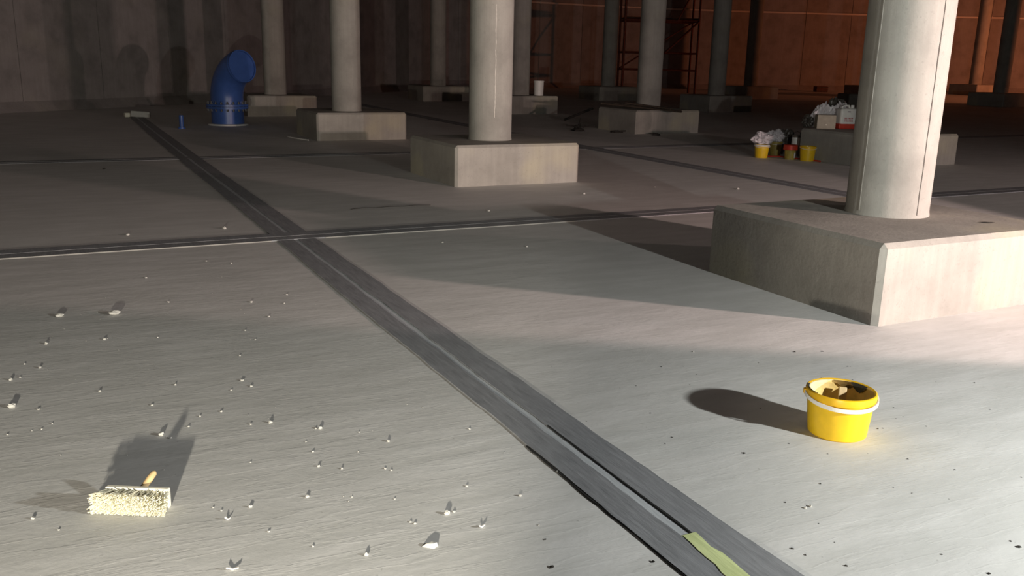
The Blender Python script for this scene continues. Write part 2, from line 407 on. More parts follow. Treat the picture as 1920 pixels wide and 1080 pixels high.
# ------------------------------------------------------------------ blue pipe stub with elbow
def blue_pipe():
    x, y = -6.34, 20.01; z = fz(x, y)
    t = thing('blue_pipe', 'large blue painted pipe rising from the floor with a flange and open elbow', 'pipe', (x, y, z))
    R = 0.345
    box_ = lathe('grout_collar', [(R+0.10, -0.02), (R+0.07, 0.03), (R+0.0, 0.035)], M['floor'], t, 40)
    lathe('lower_pipe', [(R, 0.0), (R, 0.36)], M['blue'], t, 48)
    lathe('lower_flange', [(R-0.01, 0.355), (R+0.10, 0.355), (R+0.10, 0.40), (R-0.01, 0.40)], M['blue'], t, 48)
    lathe('gasket', [(R-0.01, 0.399), (R+0.06, 0.399), (R+0.06, 0.409), (R-0.01, 0.409)], M['black'], t, 40)
    uf = lathe('upper_flange', [(R-0.01, 0.408), (R+0.10, 0.408), (R+0.10, 0.453), (R-0.01, 0.453)], M['blue'], t, 48)
    # elbow towards the viewer and to the right
    d = Vector((0.82, -0.57, 0)).normalized(); rb = 0.70; seg = 40; z0 = 0.58
    bm = bmesh.new(); rings = []
    side = Vector((0, 0, 1)).cross(d)
    path = [(Vector((0, 0, 0.45)), Vector((0, 0, 1))), (Vector((0, 0, z0)), Vector((0, 0, 1)))]
    for k in range(1, 17):
        a = math.radians(78)*k/16
        path.append((Vector((0, 0, z0)) + d*(rb*(1-math.cos(a))) + Vector((0, 0, 1))*(rb*math.sin(a)), (d*math.sin(a)+Vector((0, 0, 1))*math.cos(a))))
    e, dr = path[-1]; path.append((e+dr*0.03, dr))
    def ring(p_, dr_, r_): 
        n2 = dr_.cross(side)
        return [bm.verts.new(p_ + side*(r_*math.cos(2*math.pi*q/seg)) + n2*(r_*math.sin(2*math.pi*q/seg))) for q in range(seg)]
    rings = [ring(p_, dr_, R) for p_, dr_ in path]
    rings += [ring(path[-1][0], dr, R-0.025), ring(path[-1][0]-dr*0.04, dr, R-0.025)]
    for a, b in zip(rings, rings[1:]):
        for q in range(seg): bm.faces.new((a[q], a[(q+1) % seg], b[(q+1) % seg], b[q]))
    bm.faces.new(rings[-1])
    auto(bmo('elbow', bm, M['blue'], t), 40)
    bm = bmesh.new()
    r1 = ring(path[-3][0], path[-3][1], R+0.004); r2 = ring(path[-3][0]+path[-3][1]*0.02, path[-3][1], R+0.012); r3 = ring(path[-3][0]+path[-3][1]*0.05, path[-3][1], R+0.003)
    for a, b in ((r1, r2), (r2, r3)):
        for q in range(seg): bm.faces.new((a[q], a[(q+1) % seg], b[(q+1) % seg], b[q]))
    auto(bmo('weld_bead', bm, M['blue'], t), 60)
    bm = bmesh.new(); add_lathe(bm, [(0, 0.30), (0.017, 0.30), (0.017, 0.325), (0.026, 0.325), (0.026, 0.352), (0.012, 0.352), (0.012, 0.456), (0.026, 0.456), (0.026, 0.486), (0.015, 0.486), (0.015, 0.515), (0, 0.515)], 6)
    proto = bmo('bolt', bm, M['steel'], uf); n = 20
    for k in range(n):
        o = proto if k == 0 else link(proto.copy(), uf)
        o.location = ((R+0.058)*math.cos(2*math.pi*k/n), (R+0.058)*math.sin(2*math.pi*k/n), 0.0)
blue_pipe()
x, y = -6.89, 18.70; z = fz(x, y)
t = thing('blue_pipe_stub', 'short thin blue pipe stub left of the large blue pipe', 'pipe', (x, y, z))
lathe('tube', [(0.045, 0), (0.045, 0.27), (0.035, 0.275), (0.035, 0.2), (0, 0.2)], M['blue'], t, 20)
lathe('collar', [(0.045, 0.0), (0.075, 0.0), (0.07, 0.035), (0.045, 0.04)], M['blue'], t, 20)
x, y = -8.92, 21.6; z = fz(x, y)
t = thing('concrete_block', 'pale block lying at the far end of the long floor strip', 'block', (x, y, z), 0.3)
box('block', (0, 0, 0.07), (0.42, 0.26, 0.14), M['crumb'], t, Matrix.Rotation(0.08, 3, 'Y'), 0.015)
box('chip', (-0.30, 0.03, 0.05), (0.12, 0.16, 0.10), M['board_cream'], t, Matrix.Rotation(0.3, 3, 'Z'), 0.012)

# ------------------------------------------------------------------ near yellow bucket
def ribbon(name, pts, wd, th, mat, parent, outdir):
    vs = []; fs = []
    for k, p_ in enumerate(pts):
        p_ = Vector(p_); o = outdir(p_)
        for a, b in ((-1, 0), (1, 0), (1, 1), (-1, 1)): vs.append(p_ + Vector((0, 0, a*wd/2)) + o*(b*th))
        if k: q = 4*k; fs += [(q-4+m_, q-4+(m_+1) % 4, q+(m_+1) % 4, q+m_) for m_ in range(4)]
    fs += [(3, 2, 1, 0), tuple(range(len(vs)-4, len(vs)))]
    return mesh(name, vs, fs, mat, parent)
def near_bucket():
    bx, by = 1.402, 3.575
    t = thing('yellow_bucket', 'bright yellow plastic bucket with white handle on the open floor at right', 'bucket', (bx, by, 0.0))
    H_ = 0.195; r0, r1 = 0.121, 0.137
    lathe('body', [(0, 0.004), (r0-0.006, 0.0), (r0, 0.006), (r1, H_-0.03), (r1, H_-0.006)], M['yellow'], t, 64)
    lathe('rim', [(r1, H_-0.034), (r1+0.007, H_-0.032), (r1+0.008, H_-0.018), (r1+0.006, H_-0.003), (r1+0.001, H_), (r1-0.006, H_-0.002), (r1-0.006, H_-0.02)], M['rim_yellow'], t, 64)
    lathe('inner_wall', [(r1-0.006, H_-0.004), (r1-0.007, H_-0.03), (r0-0.004, 0.05), (0, 0.045)], M['inner_yellow'], t, 64)
    
    # lumpy brown leftover mix, piled against the near right side
    bm = bmesh.new(); rings = []
    for k in range(9):
        r_ = 0.118*k/8; row = []
        for q in range(36):
            a = 2*math.pi*q/36; px, py = r_*math.cos(a), r_*math.sin(a)
            h = 0.060 + 0.018*(px*0.8-py*0.5)/0.12 + 0.012*noise.noise(Vector((px*22, py*22, 1.3))) + 0.01*noise.noise(Vector((px*60, py*60, 4)))
            row.append(bm.verts.new((px, py, max(0.052, h))))
            if k == 0: break
        rings.append(row)
    for a, b in zip(rings, rings[1:]):
        for q in range(36):
            q2 = (q+1) % 36
            bm.faces.new((a[0], b[q], b[q2]) if len(a) == 1 else (a[q], a[q2], b[q2], b[q]))
    auto(bmo('dried_mix', bm, M['residue'], t), 60)
    # crust of dark mix on the inside near the rim at the right and at the back left of the rim
    def crust(name, a0, a1, zt, zb, mat, rr):
        vs = []; fs = []; n = 26
        for k in range(n+1):
            a = math.radians(a0+(a1-a0)*k/n); e = math.sin(math.pi*k/n)
            zz = zb + (zt-zb)*(1-e) + 0.006*noise.noise(Vector((k*0.5, 2, 1)))
            rt = rr; rl = rr - (zt-zz)*0.09
            vs += [(rt*math.cos(a), rt*math.sin(a), zt), ((rt-0.004)*math.cos(a), (rt-0.004)*math.sin(a), zt-0.001), ((rl-0.005)*math.cos(a), (rl-0.005)*math.sin(a), min(zz, zt-0.003))]
            if k: b = 3*k; fs += [(b-3, b, b+1, b-2), (b-2, b+1, b+2, b-1)]
        mesh(name, vs, fs, mat, t)
    crust('crust', 35, 85, H_-0.006, H_-0.035, M['residue'], r1-0.0075)
    crust('crust', 15, 52, H_-0.004, H_-0.04, M['black'], r1-0.009)
    crust('crust', 88, 215, H_-0.003, H_-0.05, M['residue_pale'], r1-0.0072)
    crust('crust', 150, 205, H_+0.0015, H_-0.012, M['black'], r1-0.003)
    pts = []
    for k in range(41):
        s = k/40; a = math.radians(170 + 196*s); dip = math.sin(math.pi*s)
        pts.append(((r1+0.0095)*math.cos(a)*(1+0.012*dip), (r1+0.0095)*math.sin(a)*(1+0.03*dip), H_-0.018-0.026*dip**0.8))
    ribbon('handle', pts, 0.017, 0.004, M['white_plastic'], t, lambda p_: Vector((p_.x, p_.y, 0)).normalized())
    for a in (170, 366):
        a = math.radians(a); bm = bmesh.new()
        add_box(bm, ((r1+0.010)*math.cos(a), (r1+0.010)*math.sin(a), H_-0.02), (0.012, 0.024, 0.022), Matrix.Rotation(a, 3, 'Z'), 0.003)
        bmo('ear', bm, M['rim_yellow'], t)
    s = thing('mixing_paddle', 'tan wooden paddle stub inside the near yellow bucket', 'paddle', (bx+0.035, by+0.06, 0.088))
    R_ = Matrix.Rotation(-0.42, 3, 'X') @ Matrix.Rotation(0.12, 3, 'Y')
    box('blade', (0, 0.012, 0.048), (0.036, 0.010, 0.080), M['wood'], s, R_, 0.004, 2)
near_bucket()

# ------------------------------------------------------------------ brush
def brush():
    t = thing('scrub_brush', 'cream bristle brush with a wooden handle lying on its side on the floor', 'brush', (-1.258, 2.785, 0.0), math.radians(-2))
    W_, Hh = 0.218, 0.070
    tilt = Matrix.Rotation(math.radians(10), 3, 'X')
    box('board', (0, 0.0, Hh/2), (W_, 0.020, Hh), M['board_cream'], t, None, 0.004, 2)
    bm = bmesh.new(); rnd = random.Random(5)
    for ix in range(20):
        for iz in range(7):
            x0 = -W_/2+0.008 + (W_-0.016)*ix/19; z0 = 0.010 + (Hh-0.020)*iz/6
            for b in range(9):
                fx = (x0/(W_/2)); fzz = (z0-Hh/2)/(Hh/2)
                tip = Vector((x0 + 0.026*fx*abs(fx) - 0.006*(1-fzz) + rnd.gauss(0, 0.0055), -0.010-0.060+rnd.gauss(0, 0.003), z0 + 0.010*fzz + rnd.gauss(0, 0.0045)))
                tip.z = max(0.003, tip.z)
                base = Vector((x0+rnd.gauss(0, 0.0015), -0.009, z0+rnd.gauss(0, 0.0015)))
                d = (tip-base).normalized(); s = d.orthogonal().normalized(); u = d.cross(s)
                ra, rb_ = 0.0012, 0.0017
                r0 = [bm.verts.new(base+(s*math.cos(a)+u*math.sin(a))*ra) for a in (0, 2.09, 4.19)]
                r1 = [bm.verts.new(tip+(s*math.cos(a)+u*math.sin(a))*rb_) for a in (0, 2.09, 4.19)]
                for q in range(3): bm.faces.new((r0[q], r0[(q+1) % 3], r1[(q+1) % 3], r1[q]))
                bm.faces.new(r1)
    o = bmo('bristles', bm, M['bristle'], t); o['kind'] = 'stuff'
    tube('handle', [(0.002, 0.008, 0.045), (0.007, 0.035, 0.056), (0.014, 0.064, 0.070), (0.019, 0.085, 0.080), (0.021, 0.092, 0.083)], [0.0125, 0.0115, 0.012, 0.0115, 0.006], M['wood'], t, 14)
brush()

# ------------------------------------------------------------------ far buckets and materials round the second pedestal
def far_bucket(name, label, x, y, h, r0, r1, mat, rimmat, fill=None, lid=None, handle=True, rz=0.0):
    t = thing(name, label, 'bucket', (x, y, fz(x, y)), rz, 'buckets beside the far pedestal')
    lathe('body', [(0, 0.004), (r0, 0.0), (r1, h-0.02), (r1, h-0.004), (r1-0.006, h-0.004), (r0-0.004, 0.03), (0, 0.03)], mat, t, 32)
    lathe('rim', [(r1, h-0.03), (r1+0.008, h-0.028), (r1+0.008, h-0.002), (r1, h), (r1-0.007, h-0.002)], rimmat, t, 32)
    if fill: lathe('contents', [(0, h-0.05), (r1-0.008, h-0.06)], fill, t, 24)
    if lid: lathe('lid', [(r1+0.022, h-0.075), (r1+0.028, h-0.07), (r1+0.024, h+0.006), (r1+0.01, h+0.014), (0, h+0.012)], lid, t, 32)
    if handle:
        pts = [((r1+0.012)*math.cos(math.radians(180+180*k/16)), (r1+0.012)*math.sin(math.radians(180+180*k/16)), h-0.02-0.03*math.sin(math.pi*k/16)) for k in range(17)]
        tube('handle', pts, 0.004, M['white_plastic'], t, 6)
    return t
far_bucket('yellow_bucket', 'yellow bucket with a white rim, leftmost beside the far pedestal', 4.25, 15.60, 0.225, 0.105, 0.124, M['yellow'], M['white_plastic'], M['residue'])
far_bucket('plastic_bucket', 'olive coloured shaded bucket between the white rimmed and the red lidded ones', 4.60, 16.02, 0.25, 0.095, 0.115, M['olive'], M['olive'], M['residue'])
tub = far_bucket('plastic_tub', 'pale olive tub with a red cover and white label beside the far pedestal', 4.69, 15.42, 0.235, 0.086, 0.094, M['dirty_yellow'], M['dirty_yellow'], None, M['red'], False)
bmx = bmesh.new(); add_box(bmx, (4.745, 15.335, fz(4.7, 15.5)+0.075), (0.030, 0.006, 0.09), Matrix.Rotation(0.6, 3, 'Z'), 0.001)
lab = bmo('label_sticker', bmx, M['white_plastic']); lab.parent = tub
lab.matrix_parent_inverse = Matrix.Translation(-Vector(tub.location))
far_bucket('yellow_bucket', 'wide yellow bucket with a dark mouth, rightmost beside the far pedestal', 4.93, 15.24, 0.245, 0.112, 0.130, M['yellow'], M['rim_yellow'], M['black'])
x, y = 4.96, 16.0
t = thing('tin_can', 'bright tin with a white label behind the red covered tub', 'can', (x, y, fz(x, y)))
lathe('can', [(0, 0), (0.085, 0), (0.085, 0.36), (0.088, 0.365), (0.08, 0.37), (0.08, 0.35), (0, 0.35)], M['tin'], t, 28)
lathe('can_label', [(0.0865, 0.20), (0.0865, 0.33)], M['white_plastic'], t, 28)
tube('handle', [(-0.06, 0, 0.36), (-0.05, 0, 0.41), (0, 0, 0.43), (0.05, 0, 0.41), (0.06, 0, 0.36)], 0.005, M['black'], t, 6)
def crumple(name, label, cat, loc, size, mat, seed, amp=0.5, group=None):
    bm = bmesh.new(); bmesh.ops.create_icosphere(bm, subdivisions=4, radius=1.0)
    for v in bm.verts:
        n = v.co.normalized(); o = Vector((seed*3.1, seed*1.7, seed*0.9))
        k = 1 + amp*noise.noise(n*1.6+o) + amp*0.8*abs(noise.noise(n*3.1+o*2)) + amp*0.35*noise.noise(n*7+o)
        v.co = n*k
        v.co = Vector((v.co.x*size[0], v.co.y*size[1], max(-0.85, v.co.z)*size[2]))
    mz = min(v.co.z for v in bm.verts)
    for v in bm.verts: v.co.z -= mz
    o = bmo(name, bm, mat); o.location = loc; return tag(o, label, cat, group)
crumple('plastic_bag', 'crumpled white plastic bag on top of the leftmost far bucket', 'bag', (4.27, 15.68, fz(4.3, 15.7)+0.225), (0.15, 0.10, 0.10), M['bag'], 1, 0.55)
crumple('plastic_bag', 'crumpled greyish plastic bag over the olive bucket', 'bag', (4.60, 16.05, fz(4.6, 16)+0.25), (0.14, 0.11, 0.10), M['bag'], 4, 0.5)
crumple('rubbish_bag', 'dark rubbish bag between the tin and the far pedestal', 'bag', (4.86, 16.42, fz(4.8, 16.3)), (0.16, 0.14, 0.23), M['dark_bag'], 6, 0.4)
q, pz = PED[(1, 1)]; TZ = pz + HP
t = thing('cardboard_box', 'small grey brown box on the far pedestal left of the canister', 'box', (5.36, 15.80, TZ), -0.12)
box('carton', (0, 0, 0.115), (0.31, 0.22, 0.23), M['card'], t, None, 0.004)
box('flap', (0, -0.05, 0.233), (0.30, 0.10, 0.005), M['card'], t, Matrix.Rotation(0.03, 3, 'X'))
box('flap', (0, 0.055, 0.233), (0.30, 0.10, 0.005), M['card'], t, Matrix.Rotation(-0.03, 3, 'X'))
lathe('spot', [(0, 0), (0.012, 0)], M['board_cream'], t, 12).matrix_local = Matrix.Translation((0.0, -0.1115, 0.07)) @ Matrix.Rotation(math.pi/2, 4, 'X')
def canister():
    t = thing('plastic_canister', 'white plastic canister with a red base and printed panel on the far pedestal', 'canister', (5.735, 15.86, TZ), 0.10)
    box('body', (0, 0, 0.205), (0.29, 0.20, 0.29), M['white_plastic'], t, None, 0.035, 3)
    box('base', (-0.005, 0, 0.045), (0.31, 0.215, 0.09), M['red'], t, None, 0.015, 2)
    bm = bmesh.new(); add_tube(bm, [(-0.09, 0, 0.33), (-0.08, 0, 0.38), (-0.03, 0, 0.395), (0.03, 0, 0.395), (0.05, 0, 0.34)], 0.016, 10); auto(bmo('handle', bm, M['white_plastic'], t), 50)
    lathe('cap', [(0, 0.405), (0.03, 0.405), (0.032, 0.355), (0.025, 0.345), (0.0, 0.345)], M['white_plastic'], t, 20).location = (0.095, 0, 0)
    box('print_line', (0.0, -0.101, 0.295), (0.055, 0.003, 0.016), M['print_grey'], t)
    for zz in (0.185, 0.160, 0.135):
        for k in range(6):
            wd = 0.014+0.008*((k*7+int(zz*1000)) % 3)/2
            box('print_mark', (-0.062+0.026*k, -0.101, zz), (wd, 0.003, 0.016), M['print_red'], t)
canister()
crumple('plastic_bag', 'crumpled white and grey bag behind the small box on the far pedestal', 'bag', (5.42, 16.10, TZ), (0.15, 0.09, 0.20), M['bag'], 9, 0.6)
crumple('plastic_bag', 'crumpled white bag behind the canister on the far pedestal', 'bag', (5.72, 16.12, TZ), (0.15, 0.09, 0.22), M['bag'], 12, 0.6)
crumple('rubbish_bag', 'dark crumpled bag against the column above the canister', 'bag', (5.72, 16.34, TZ), (0.16, 0.08, 0.26), M['dark_bag'], 15, 0.5)
crumple('rubbish_bag', 'dark bag at the left end of the far pedestal beside the small box', 'bag', (5.13, 16.02, TZ), (0.08, 0.09, 0.11), M['dark_bag'], 18, 0.5)
t = thing('red_hose', 'thin red hose lying on the floor behind the far yellow buckets', 'hose', (4.9, 15.5, fz(4.9, 15.5)))
tube('hose', [(x-4.9, y-15.5, 0.012) for x, y in ((4.35, 15.80), (4.48, 15.72), (4.6, 15.74), (4.70, 15.60), (4.80, 15.45), (4.92, 15.36), (5.04, 15.16), (5.10, 15.06))], 0.014, M['red'], t, 8)

# ------------------------------------------------------------------ boards and rubbish by the third pedestal
q, pz = PED[(2, 1)]; TZ5 = pz + HP
for k, (dx, dy, ln, rz, lab) in enumerate((
    (0.00, 0.00, 1.95, -0.52, 'longest of the dark loose boards lying over the edge of the far pedestal'),
    (0.17, 0.15, 1.60, -0.47, 'dark loose board behind the longest one on the far pedestal'),
    (0.16, -0.06, 1.15, -0.60, 'short dark board jutting lowest over the edge of the far pedestal'))):
    b = thing('loose_board', lab, 'board', (2.82+dx, 20.72+dy, TZ5+0.042+0.045*(k == 2)), rz, 'dark boards on the far pedestal')
    box('board', (0, 0, 0.0), (ln, 0.10, 0.032), M['dark_wood'], b, Matrix.Rotation(0.055+0.008*k, 3, 'Y'), 0.003)
def debris_heap(label, x, y, sx, sy, sz, seed, extra):
    t = thing('rubbish_scrap', label, 'scrap', (x, y, fz(x, y)))
    rnd = random.Random(seed)
    bm = bmesh.new(); bmesh.ops.create_icosphere(bm, subdivisions=3, radius=1)
    for v in bm.verts:
        n = v.co.normalized(); k = 1+0.6*noise.noise(n*2.2+Vector((seed, 0, 0)))
        v.co = Vector((n.x*k*sx, n.y*k*sy, max(-0.1, n.z*k)*sz))
    bmo('lump', bm, M['dark_bit'], t)
    for a, ln, el in extra:
        tube('stick', [(0, 0, 0.02), (ln*math.cos(a), ln*math.sin(a), 0.02+el)], 0.018, M['dark_bit'], t, 6)
debris_heap('dark bar shaped scrap on the floor left of the boarded far pedestal', 1.50, 21.75, 0.12, 0.10, 0.07, 1, ((0.0, 0.42, 0.02), (math.pi, 0.30, 0.03), (1.2, 0.16, 0.2)))
debris_heap('dark flat lump on the floor just in front of the bar shaped scrap', 1.42, 20.7, 0.16, 0.15, 0.06, 2, ())
debris_heap('dark flat scrap at the foot of the boarded pedestal\'s shaded side', 2.26, 20.45, 0.14, 0.10, 0.045, 3, ((0.1, 0.22, 0.02),))
debris_heap('dark lump on the floor in front of the boarded pedestal\'s lit side', 3.08, 19.9, 0.09, 0.08, 0.05, 4, ())
t = thing('dark_rod', 'dark rod leaning against the shaded side of the boarded pedestal', 'rod', (1.52, 22.6, fz(1.5, 22.6)))
tube('rod', [(-0.3, 0.3, 0.1), (0.35, -0.25, 0.42)], 0.03, M['dark_bit'], t, 8)
# pale container on the fourth pedestal
q, pz = PED[(3, 1)]
t = thing('white_container', 'pale upright container standing on a far dark pedestal', 'container', (q.x+0.56, q.y-0.15, pz+HP))
lathe('body', [(0, 0), (0.135, 0), (0.145, 0.40), (0.145, 0.42), (0.135, 0.42), (0.125, 0.05), (0, 0.05)], M['white_plastic'], t, 28)
lathe('rim', [(0.145, 0.39), (0.155, 0.392), (0.155, 0.425), (0.14, 0.43)], M['white_plastic'], t, 28)
# thin wire
t = thing('white_wire', 'thin pale curved wire on the floor right of the blue pipe', 'wire', (-4.1, 17.05, fz(-4.1, 17.05)))
tube('wire', [(-0.28, 0.35, 0.012), (-0.2, 0.20, 0.012), (-0.05, 0.02, 0.012), (0.12, -0.18, 0.012), (0.27, -0.33, 0.012)], 0.010, M['white_plastic'], t, 6)

t = thing('string_scrap', 'thin dark wavy string on the floor left of the middle pedestal', 'string', (-1.25, 9.35, 0))
tube('string', [(-0.42, -0.26, 0.004), (-0.30, -0.14, 0.004), (-0.18, -0.12, 0.004), (-0.05, -0.02, 0.004), (0.10, 0.02, 0.004), (0.22, 0.12, 0.004), (0.36, 0.14, 0.004)], 0.003, M['dark_bit'], t, 6)

# ------------------------------------------------------------------ scaffold
def scaffold():
    ox, oy = 4.75, 41.6; z = fz(ox+1.7, oy)
    t = thing('scaffold_tower', 'rusty red tubular scaffold standing before the far wall behind two columns', 'scaffold', (ox, oy, z), 0.06)
    W_, Dp, Ht = 3.35, 1.2, 6.2
    for sx in (0, W_):
        for sy in (0, Dp):
            tube('standard', [(sx, sy, 0), (sx, sy, Ht)], 0.05, M['rust'], t, 8)
            box('base_plate', (sx, sy, 0.01), (0.2, 0.2, 0.02), M['rust'], t)
    for zz in (1.05, 1.80, 3.2, 5.2):
        for sy in (0, Dp): tube('ledger', [(0, sy, zz), (W_, sy, zz)], 0.04 if zz != 3.2 else 0.06, M['rust'], t, 8)
        for sx in (0, W_): tube('transom', [(sx, 0, zz), (sx, Dp, zz)], 0.04, M['rust'], t, 8)
    for k in range(4): box('deck_plank', (W_/2, 0.18+0.28*k, 3.30), (W_-0.06, 0.25, 0.05), M['dark_wood'], t)
    tube('brace', [(W_, -0.04, 3.2), (W_-1.5, -0.04, 1.8)], 0.045, M['rust'], t, 8)
    tube('brace', [(W_-1.0, -0.06, 3.2), (W_+0.0, -0.06, 5.2)], 0.035, M['rust'], t, 8)
    tube('brace', [(0, Dp+0.05, 1.05), (W_, Dp+0.05, 3.2)], 0.035, M['rust'], t, 8)
scaffold()
x, y = 15.4, 46.6
t = thing('dark_crate', 'small dark crate at the foot of the orange lit far wall', 'crate', (x, y, fz(x, y)), 0.1)
box('crate', (0, 0, 0.14), (0.6, 0.4, 0.28), M['rust'], t, None, 0.02)
for k in range(3): box('slat', (0, -0.205, 0.05+0.09*k), (0.6, 0.02, 0.06), M['dark_wood'], t)

# ------------------------------------------------------------------ crumbs and grit on the floor
def rock_mesh(seed, flat=0.75):
    bm = bmesh.new(); bmesh.ops.create_icosphere(bm, subdivisions=2, radius=0.5)
    for v in bm.verts:
        n = v.co.normalized(); k = 0.5*(1+0.55*noise.noise(n*1.7+Vector((seed*5.3, seed*2.1, 0))))
        v.co = Vector((n.x*k, n.y*k, max(-0.28, n.z*k*flat)))
    mz = min(v.co.z for v in bm.verts)
    for v in bm.verts: v.co.z -= mz + 0.02
    me = bpy.data.meshes.new('crumb'); bm.to_mesh(me); bm.free(); return me
ROCKS = [rock_mesh(k, 0.8 if k < 6 else 0.45) for k in range(9)]
for r_ in ROCKS: r_.materials.append(M['crumb'])
DROCK = [rock_mesh(k+20, 0.35) for k in range(5)]
for r_ in DROCK: r_.materials.append(M['dark_bit'])
CR= [(-2.346,5.087,0.0757),(-2.641,5.027,0.0562),(-2.455,4.509,0.0226),(-2.296,4.136,0.0208),(-2.156,3.629,0.0393),(-2.342,3.959,0.02),(-2.318,3.997,0.0126),(-2.032,3.612,0.0161),(-2.397,4.185,0.0132),(-1.871,3.842,0.0146),(-2.19,4.605,0.0201),(-1.926,4.665,0.0116),(-1.408,3.374,0.0282),(-1.331,3.467,0.0133),(-1.322,3.577,0.0114),(-1.25,3.636,0.0139),(-1.275,4.025,0.0203),(-1.21,3.95,0.015),(-1.286,3.895,0.0123),(-1.572,3.691,0.0141),(-1.007,3.526,0.0203),(-1.084,3.504,0.0134),(-0.785,3.477,0.0223),(-0.804,3.476,0.0111),(-0.815,3.345,0.0086),(-0.766,3.251,0.0126),(-0.619,3.448,0.0088),(-0.486,3.364,0.0173),(-0.625,3.106,0.0121),(-0.715,3.12,0.0141),(-0.98,3.142,0.0081),(-0.463,3.115,0.0121),(-0.438,3.102,0.01),(-0.703,2.876,0.0169),(-0.879,2.793,0.0165),(-0.148,2.986,0.0136),(-0.773,2.632,0.0104),(-0.61,2.546,0.0084),(-0.434,2.504,0.0166),(-0.321,2.716,0.0107),(-0.305,2.706,0.0125),(-0.204,2.777,0.0255),(-0.181,2.793,0.0128),(-3.277,7.485,0.0408),(-2.581,7.879,0.0429),(-2.527,6.003,0.0184),(-2.298,6.559,0.016),(-2.094,6.507,0.0159),(-2.14,5.385,0.0166),(-1.637,5.431,0.0201),(-1.427,5.424,0.0134),(-1.463,5.634,0.0139),(-1.442,5.119,0.019),(-1.497,4.83,0.012),(-1.394,4.668,0.0116),(-1.396,4.392,0.011),(-1.564,3.947,0.0125),(-1.566,2.678,0.0159),(-1.447,2.611,0.0086),(-1.004,2.783,0.0073),(-0.969,2.762,0.0091),(-1.361,3.345,0.015),(-1.896,3.461,0.0089),(-1.911,3.404,0.0087),(-2.018,3.344,0.0107),(-1.941,3.386,0.0065),(-0.165,3.508,0.0112),(-0.395,2.875,0.0075),(-0.547,2.883,0.0075),(0.188,3.122,0.0121),(0.046,2.921,0.0152),(0.108,2.715,0.0071),(0.117,7.387,0.0224),(-0.262,9.198,0.0387),(-0.599,7.484,0.0227),(0.83,10.622,0.0381),(1.791,11.402,0.0272),(0.991,4.634,0.0116),(1.075,2.893,0.0151),(1.052,2.88,0.0132),(2.842,11.385,0.0543),(0.425,2.822,0.0111),(0.461,3.207,0.0083)]
DK= [(0.143,2.459,0.0246),(0.461,2.503,0.02),(0.923,2.602,0.0155),(1.063,2.507,0.0167),(0.954,2.565,0.0102),(0.127,2.623,0.0139),(0.947,3.332,0.0214),(1.742,3.224,0.0125),(1.596,3.313,0.0128),(1.678,2.646,0.0227),(1.671,2.683,0.0141),(1.497,2.481,0.0165),(1.62,3.626,0.0116),(2.322,4.241,0.0133),(1.434,3.055,0.0079),(1.486,3.015,0.0078),(0.63,3.735,0.0119),(0.682,3.475,0.0111),(0.642,3.408,0.0109),(1.554,4.676,0.0175),(1.713,4.698,0.0205),(1.763,4.452,0.0139),(1.076,2.649,0.007),(-5.466,11.919,0.071),(0.233,3.194,0.0082),(0.337,3.626,0.0092),(1.973,3.171,0.0123)]
rnd = random.Random(11)
def put(name, me, x, y, s, label, cat, group=None, z=None, stretch=None):
    o = bpy.data.objects.new(name, me); link(o); o.location = (x, y, fz(x, y) if z is None else z)
    o.rotation_euler = (0, 0, rnd.uniform(0, 6.28)); k = stretch or (1.0, rnd.uniform(0.7, 1.0), rnd.uniform(0.65, 0.95))
    o.scale = (s*k[0]*0.8, s*k[1]*0.8, s*k[2]*0.8)
    return tag(o, label, cat, group)
BIG = {0: 'longer of the two flat white mortar flakes side by side on the left floor',
       1: 'shorter of the two flat white mortar flakes side by side on the left floor',
       4: 'white mortar lump at the far left edge of the floor',
       12: 'white mortar crumb right above the shadow of the brush',
       41: 'white mortar cluster on the floor just behind the big angular stone'}
for k, (x, y, s) in enumerate(CR):
    if k in BIG: o = put('mortar_lump', ROCKS[6 + k % 3 if k < 2 else k % 6], x, y, s, BIG[k], 'mortar lump'); o.rotation_euler.z = 0.2
    elif s > 0.0125: put('mortar_crumb', ROCKS[k % 6], x, y, s, 'small white mortar crumb, one of many scattered over the grey floor', 'crumb', 'white mortar crumbs on the floor')
    else: put('mortar_grain', ROCKS[k % 6], x, y, s, 'tiny white mortar grain, one of many strewn over the grey floor', 'grain', 'white mortar grains on the floor')
for k in range(70):
    x, y = rnd.uniform(-2.6, 0.2), rnd.uniform(2.3, 6.8)
    uu = (Vector((x, y))-O0).dot(V)
    if uu > -3.7 or x < -0.62*y: continue
    put('mortar_grain', ROCKS[k % 6], x, y, rnd.uniform(0.003, 0.006), 'tiny white mortar grain, one of many strewn over the grey floor', 'grain', 'white mortar grains on the floor')
for k, (x, y, s) in enumerate(DK):
    put('dirt_speck', DROCK[k % 5], x, y, s*0.8, 'small dark speck of dirt, one of many on the grey floor', 'dirt', 'dark dirt specks on the floor')
for k in range(60):
    x, y = rnd.uniform(0.3, 3.0), rnd.uniform(2.4, 5.0)
    uu = (Vector((x, y))-O0).dot(V)
    if uu < -3.2 or x > 0.62*y or (Vector((x, y))-O0).dot(U) > -0.9: continue
    put('dirt_speck', DROCK[k % 5], x, y, rnd.uniform(0.004, 0.010), 'small dark speck of dirt, one of many on the grey floor', 'dirt', 'dark dirt specks on the floor')
